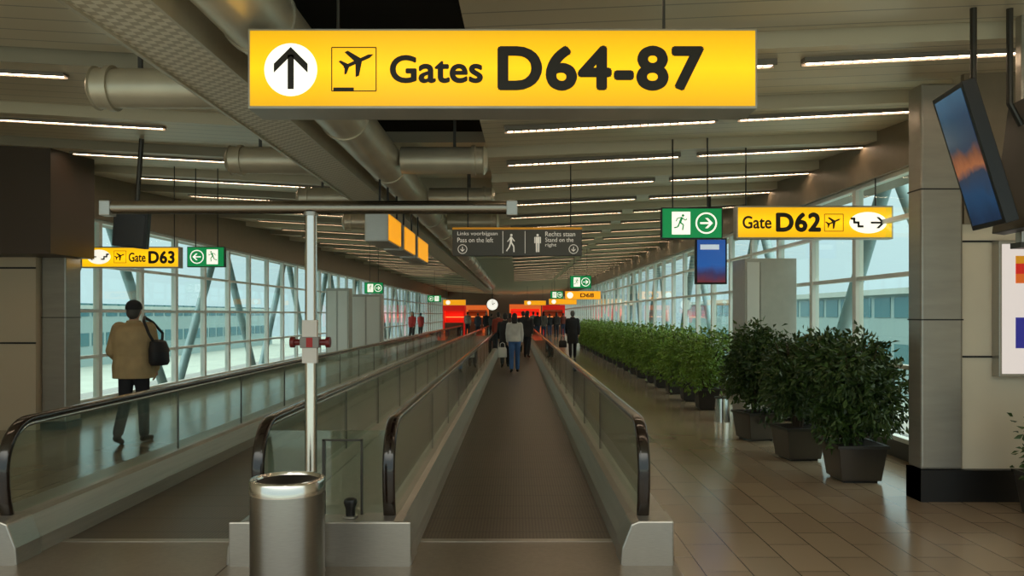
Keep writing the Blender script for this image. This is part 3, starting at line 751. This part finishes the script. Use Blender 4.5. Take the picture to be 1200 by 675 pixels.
base2=planter(False,'leafy green ficus in slim black planter in a row','row of ficus bushes along corridor',12,M_leaf2,h=1.4,rx=.6,n=2600,ls=.09)
base2.location=(3.32,15.15,0)
for i in range(2,20):
    copy_thing(base if i%2==0 else base2,(3.3+random.uniform(-.03,.03),13.8+1.35*i,0),rotz=0)
r=planter(True,'small leafy plant in dark planter beside wall','plant beside wall',21,M_leaf,h=.95,rx=.3,n=900,ls=.07); r.location=(4.35,6.35,0); r.name='potted_plant'

# ---------------- people
def seg(p,l,a,side=0): return Vector(p)+Vector((side*l,math.sin(a)*l,-math.cos(a)*l))
def person(loc,heading,height,label,skin=(190,150,125),hair=(40,32,28),top=(90,90,90),bot=(40,40,50),shoe=(30,28,26),legR=(.3,.1),legL=(-.25,.35),
           armR=(-.2,.2),armL=(.25,.3),coat=.78,vox=.014,long_hair=False,cap=None,bulk=1.0,group=None,outR=.12,outL=.12):
    root=empty('person',loc,rot=(0,0,heading),label=label,category='person',group=group)
    sc_=height/1.75; root.scale=(sc_,)*3
    hips={1:Vector((.09,0,.9)),-1:Vector((-.09,0,.9))}
    J={}
    for s,(a,k) in ((1,legR),(-1,legL)):
        kn=seg(hips[s],.43,a); an=seg(kn,.41,a-k); pit=(a-k)*.6 if (a-k)<0 else 0
        toe=an+Vector((s*.02,.17*math.cos(pit),-.055+.17*math.sin(pit)))
        J[s]=(hips[s],kn,an,toe,pit)
    low=min(min(J[s][2].z-.08,J[s][3].z-.028) for s in J)
    dz=Vector((0,0,-low))
    for s in J: J[s]=tuple(v+dz if isinstance(v,Vector) else v for v in J[s])
    Z=dz.z
    A={}
    for s,(a,k),out in ((1,armR,outR),(-1,armL,outL)):
        sh=Vector((s*.185,0,1.42+Z)); el=seg(sh,.28,a,s*out); wr=seg(el,.25,a+k,-s*out*.3)
        A[s]=(sh,el,wr,(wr-el).normalized())
    def rm(o,v=vox):
        m=o.modifiers.new('remesh','REMESH'); m.mode='VOXEL'; m.voxel_size=v; m.use_smooth_shade=True
        s_=o.modifiers.new('smooth','SMOOTH'); s_.iterations=3; s_.factor=.5
    b=MB()
    b.ell((0,.015,1.645+Z),(.076,.095,.112),16,12).ell((0,.045,1.585+Z),(.052,.055,.055)).ell((0,.112,1.63+Z),(.013,.02,.022),8,6)
    b.ell((.078,.01,1.635+Z),(.012,.02,.032),8,6).ell((-.078,.01,1.635+Z),(.012,.02,.032),8,6)
    b.ell((0,.1,1.585+Z),(.025,.01,.008),8,6)
    b.cap((0,-.005,1.45+Z),.062,(0,.005,1.58+Z),.055)
    b.loft([(.86+Z,0,0,.14,.1),(.95+Z,0,0,.165,.11),(1.08+Z,0,0,.135,.09),(1.25+Z,0,0,.165,.11),(1.38+Z,0,0,.17,.105),(1.45+Z,0,0,.12,.07),(1.49+Z,0,0,.06,.055)])
    for s in (1,-1):
        h_,kn,an,toe,pit=J[s]
        b.cap(h_,.085,kn,.056).cap(kn,.056,an,.04).cap(an-Vector((0,.03,.04)),.035,toe,.026)
        sh,el,wr,d=A[s]
        b.cap(sh,.055,el,.042).cap(el,.042,wr,.028)
        inn=Vector((-s,0,0)); fw=d.cross(inn).normalized()
        if fw.y<0: fw=-fw
        b.tube([wr,wr+d*.03,wr+d*.09],[.026,.03,.034],10)
        for q,(o_,l) in enumerate(((.03,.072),(.010,.082),(-.010,.076),(-.029,.06))):
            p0=wr+d*.085+fw*o_; p1=p0+d*l*.55+inn*.012; p2=p1+d*l*.4+inn*.025
            b.cap(p0,.0095,p1,.009,8).cap(p1,.009,p2,.0075,8)
        p0=wr+d*.03+fw*.028; p1=p0+(d*.6+fw*.7).normalized()*.045; p2=p1+(d+fw*.15+inn*.3).normalized()*.035
        b.cap(p0,.013,p1,.0105,8).cap(p1,.0105,p2,.0085,8)
    o=add('body',b,mat('skin_%d_%d'%(skin[0],skin[1]),skin,.55),root); rm(o,min(vox,.012))
    e=MB()
    for s in (1,-1): e.ell((s*.03,.098,1.648+Z),(.012,.008,.008),8,6)
    add('eyes',e,mat('eye_dark',(35,28,24),.2),root)
    hm=MB().ell((0,-.008,1.668+Z),(.086,.098,.105),16,12).ell((0,-.035,1.62+Z),(.078,.07,.085),14,10)
    if long_hair: hm.loft([(1.42+Z,0,-.085,.075,.025),(1.5+Z,0,-.075,.09,.045),(1.62+Z,0,-.05,.09,.065),(1.7+Z,0,-.02,.06,.05)])
    o=add('hair',hm,mat('hair_%d'%hair[0],hair,.6),root); rm(o)
    if cap:
        cm=MB().ell((0,-.005,1.705+Z),(.093,.108,.08),16,12)
        cm.loft([(1.66+Z,0,-.005,.093,.107),(1.70+Z,0,-.005,.094,.109)]); cm.ell((0,.11,1.69+Z),(.07,.06,.01),12,6)
        o=add('cap',cm,mat('cap_cloth',cap,.8),root); rm(o,min(vox,.01))
    t_=MB().loft([(.84+Z,0,0,.15,.11),(.93+Z,0,0,.175,.12),(1.02+Z,0,0,.16,.11)])
    for s in (1,-1):
        h_,kn,an,toe,pit=J[s]
        t_.cap(h_,.1,kn,.073).cap(kn,.073,an+(kn-an).normalized()*.03,.062)
    o=add('trousers',t_,mat('cloth_%d_%d_%d'%bot,bot,.8,noise=.12,nscale=6),root); rm(o)
    for s in (1,-1):
        h_,kn,an,toe,pit=J[s]
        sm=MB().cap(an-Vector((0,.035,.035)),.043,toe,.034).cap(an,.045,an-Vector((0,.0,.04)),.045)
        o=add('shoe',sm,mat('shoe_%d'%shoe[0],shoe,.5),root); rm(o)
    B=bulk
    rings=[]
    if coat<.95: rings=[(coat+Z,0,0,.185*B,.145*B),(.95+Z,0,0,.19*B,.145*B)]
    rings+=[(1.08+Z,0,0,.175*B,.13*B),(1.25+Z,0,0,.19*B,.14*B),(1.38+Z,0,-.005,.19*B,.13*B),(1.45+Z,0,-.01,.15*B,.1*B),(1.5+Z,0,-.005,.085,.08),(1.525+Z,0,-.005,.08,.078)]
    jm_=MB().loft(rings)
    for s in (1,-1):
        sh,el,wr,d=A[s]
        jm_.cap(sh-Vector((s*.01,0,.01)),.075*B,el,.062*B).cap(el,.062*B,wr-d*.02,.048*B)
    o=add('jacket',jm_,mat('cloth_%d_%d_%d'%top,top,.8,noise=.15,nscale=5,bump=.3),root); rm(o)
    return root,A,Z
mr_,A,Z=person((XX(157,10.2)+.0,10.2,0),.05,1.78,'person walking away in tan jacket and dark cap with shoulder bag',hair=(70,66,62),top=(176,152,110),bot=(34,34,40),shoe=(36,30,28),
    legR=(.16,.1),legL=(-.12,.4),armR=(.1,.25),armL=(.05,.9),coat=.80,vox=.009,cap=(34,34,38),bulk=1.34,outR=.14,outL=.3)
bg_=empty('shoulder_bag',(0,0,0),label='black shoulder bag hanging at the hip of person',category='bag')
bg_.location=mr_.location; bg_.rotation_euler=mr_.rotation_euler
M_bag=mat('bag_black',(22,22,26),.6,noise=.2)
add('bag_body',MB().loft([(1.0,.35,-.08,.085,.15),(1.04,.35,-.08,.105,.18),(1.2,.34,-.08,.1,.18),(1.29,.33,-.08,.075,.14),(1.32,.33,-.08,.04,.1)]),M_bag,bg_,smooth=True)
add('bag_flap',MB().loft([(1.17,.35,-.08,.11,.186),(1.3,.335,-.08,.08,.15),(1.325,.33,-.08,.03,.08)]),M_bag,bg_,smooth=True)
add('strap',MB().tube([(.33,-.18,1.28),(.28,-.23,1.4),(.19,-.16,1.56),(.14,-.02,1.61),(.18,.15,1.54),(.29,.18,1.4),(.33,.06,1.28)],.018,8),M_bag,bg_,smooth=True)

def bag(loc,label,colr,w=.16,h=.3,z0=.42):
    r=empty('carried_bag',loc,label=label,category='bag')
    m=mat('bag_%d_%d'%(colr[0],colr[1]),colr,.6)
    add('bag_body',MB().loft([(z0,0,0,w,.06),(z0+.03,0,0,w*1.05,.075),(z0+h*.8,0,0,w,.06),(z0+h,0,0,w*.8,.03)]),m,r,smooth=True)
    add('handle',MB().tube([(-.07,0,z0+h-.01),(-.06,0,z0+h+.1),(0,0,z0+h+.14),(.06,0,z0+h+.1),(.07,0,z0+h-.01)],.01,8),m,r)
wx=XX(603,22.3)
person((wx,22.3,.015),0,1.62,'person in white top and blue jeans walking on belt',hair=(38,26,22),top=(206,200,192),bot=(66,104,160),long_hair=True,legR=(.1,.05),legL=(-.12,.2),armR=(.0,.2),armL=(.0,.15),coat=.9)
bag((wx-.34,22.35,.015),'white carrier bag held by person in jeans',(235,230,224),.12,.28,.42)
person((XX(592,24.5),24.5,.015),0,1.66,'person in dark clothes standing on moving walkway',top=(40,36,36),bot=(34,34,40),coat=.8)
person((XX(671,29.3),29.3,0),.0,1.75,'person in long dark coat walking away down corridor',hair=(90,84,78),top=(34,32,34),bot=(30,30,34),coat=.55,bulk=1.1,legR=(.25,.1),legL=(-.2,.3))
bag((XX(671,29.3)-.36,29.3,0),'dark travel bag carried beside coat',(44,36,36),.14,.26,.42)
crowd=[(584,32,(150,60,40),0),(613,34,(40,38,42),0),(618,30,(46,40,40),1),(630,52,(50,44,44),0),(637,55,(110,100,92),1),(644,58,(36,34,38),0),(652,54,(60,50,48),1),(625,56,(170,160,150),0),(570,55,(44,40,42),1),(560,57,(60,64,76),0),(483,46,(160,40,34),1),(493,55,(150,42,36),0),(576,53,(80,72,66),0),(660,60,(120,60,50),0),(598,44,(90,60,56),1),(548,58,(150,140,130),0)]
for i,(px,D,c,lh) in enumerate(crowd):
    zb_=.015 if abs(px-605)/K*D<.69 and D<50 else 0
    person((XX(px,D),D,zb_),random.uniform(-.4,.4)+(math.pi if i in (8,10) else 0),random.uniform(1.62,1.8),'distant traveller in %s clothes in the corridor crowd'%('dark' if sum(c)<180 else 'coloured'),
       top=c,bot=random.choice([(34,34,42),(50,60,84),(44,40,38)]),long_hair=bool(lh),vox=.022,coat=random.choice([.9,.75,.86]),
       legR=(random.uniform(-.25,.25),.1),legL=(random.uniform(-.25,.2),.15),group='travellers down the corridor')

# ---------------- shops at the far end
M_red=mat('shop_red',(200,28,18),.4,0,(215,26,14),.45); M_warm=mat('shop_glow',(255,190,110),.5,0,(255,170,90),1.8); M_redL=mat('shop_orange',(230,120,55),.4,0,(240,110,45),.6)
M_dkw=mat('shop_dark_back',(100,60,46),.6)
def shop(px0,px1,D,ztop,label,m,back=None):
    x0=XX(px0,D); x1=XX(px1,D); w=(x1-x0)/2
    r=empty('shop_kiosk',((x0+x1)/2,D,0),label=label,category='shop')
    add('back_wall',MB().box(-w,w,1.4,1.5,0,ztop),back or m,r); add('side_wall',MB().box(-w,-w+.1,0,1.5,0,ztop),m,r); add('side_wall',MB().box(w-.1,w,0,1.5,0,ztop),m,r)
    add('fascia',MB().box(-w,w,-.1,0,ztop-.4,ztop),m,r); add('light_panel',MB().box(-w+.1,w-.1,.1,1.3,ztop-.08,ztop-.05),M_warm,r)
    add('counter',MB().box(-w+.15,w-.15,.0,.5,0,1.0),mat('counter_wood',(120,70,46),.5),r)
    for q in range(3):
        add('shelf',MB().box(-w+.12,w-.12,1.1,1.4,.9+q*.5,.93+q*.5),M_warm if q==1 else M_steel,r)
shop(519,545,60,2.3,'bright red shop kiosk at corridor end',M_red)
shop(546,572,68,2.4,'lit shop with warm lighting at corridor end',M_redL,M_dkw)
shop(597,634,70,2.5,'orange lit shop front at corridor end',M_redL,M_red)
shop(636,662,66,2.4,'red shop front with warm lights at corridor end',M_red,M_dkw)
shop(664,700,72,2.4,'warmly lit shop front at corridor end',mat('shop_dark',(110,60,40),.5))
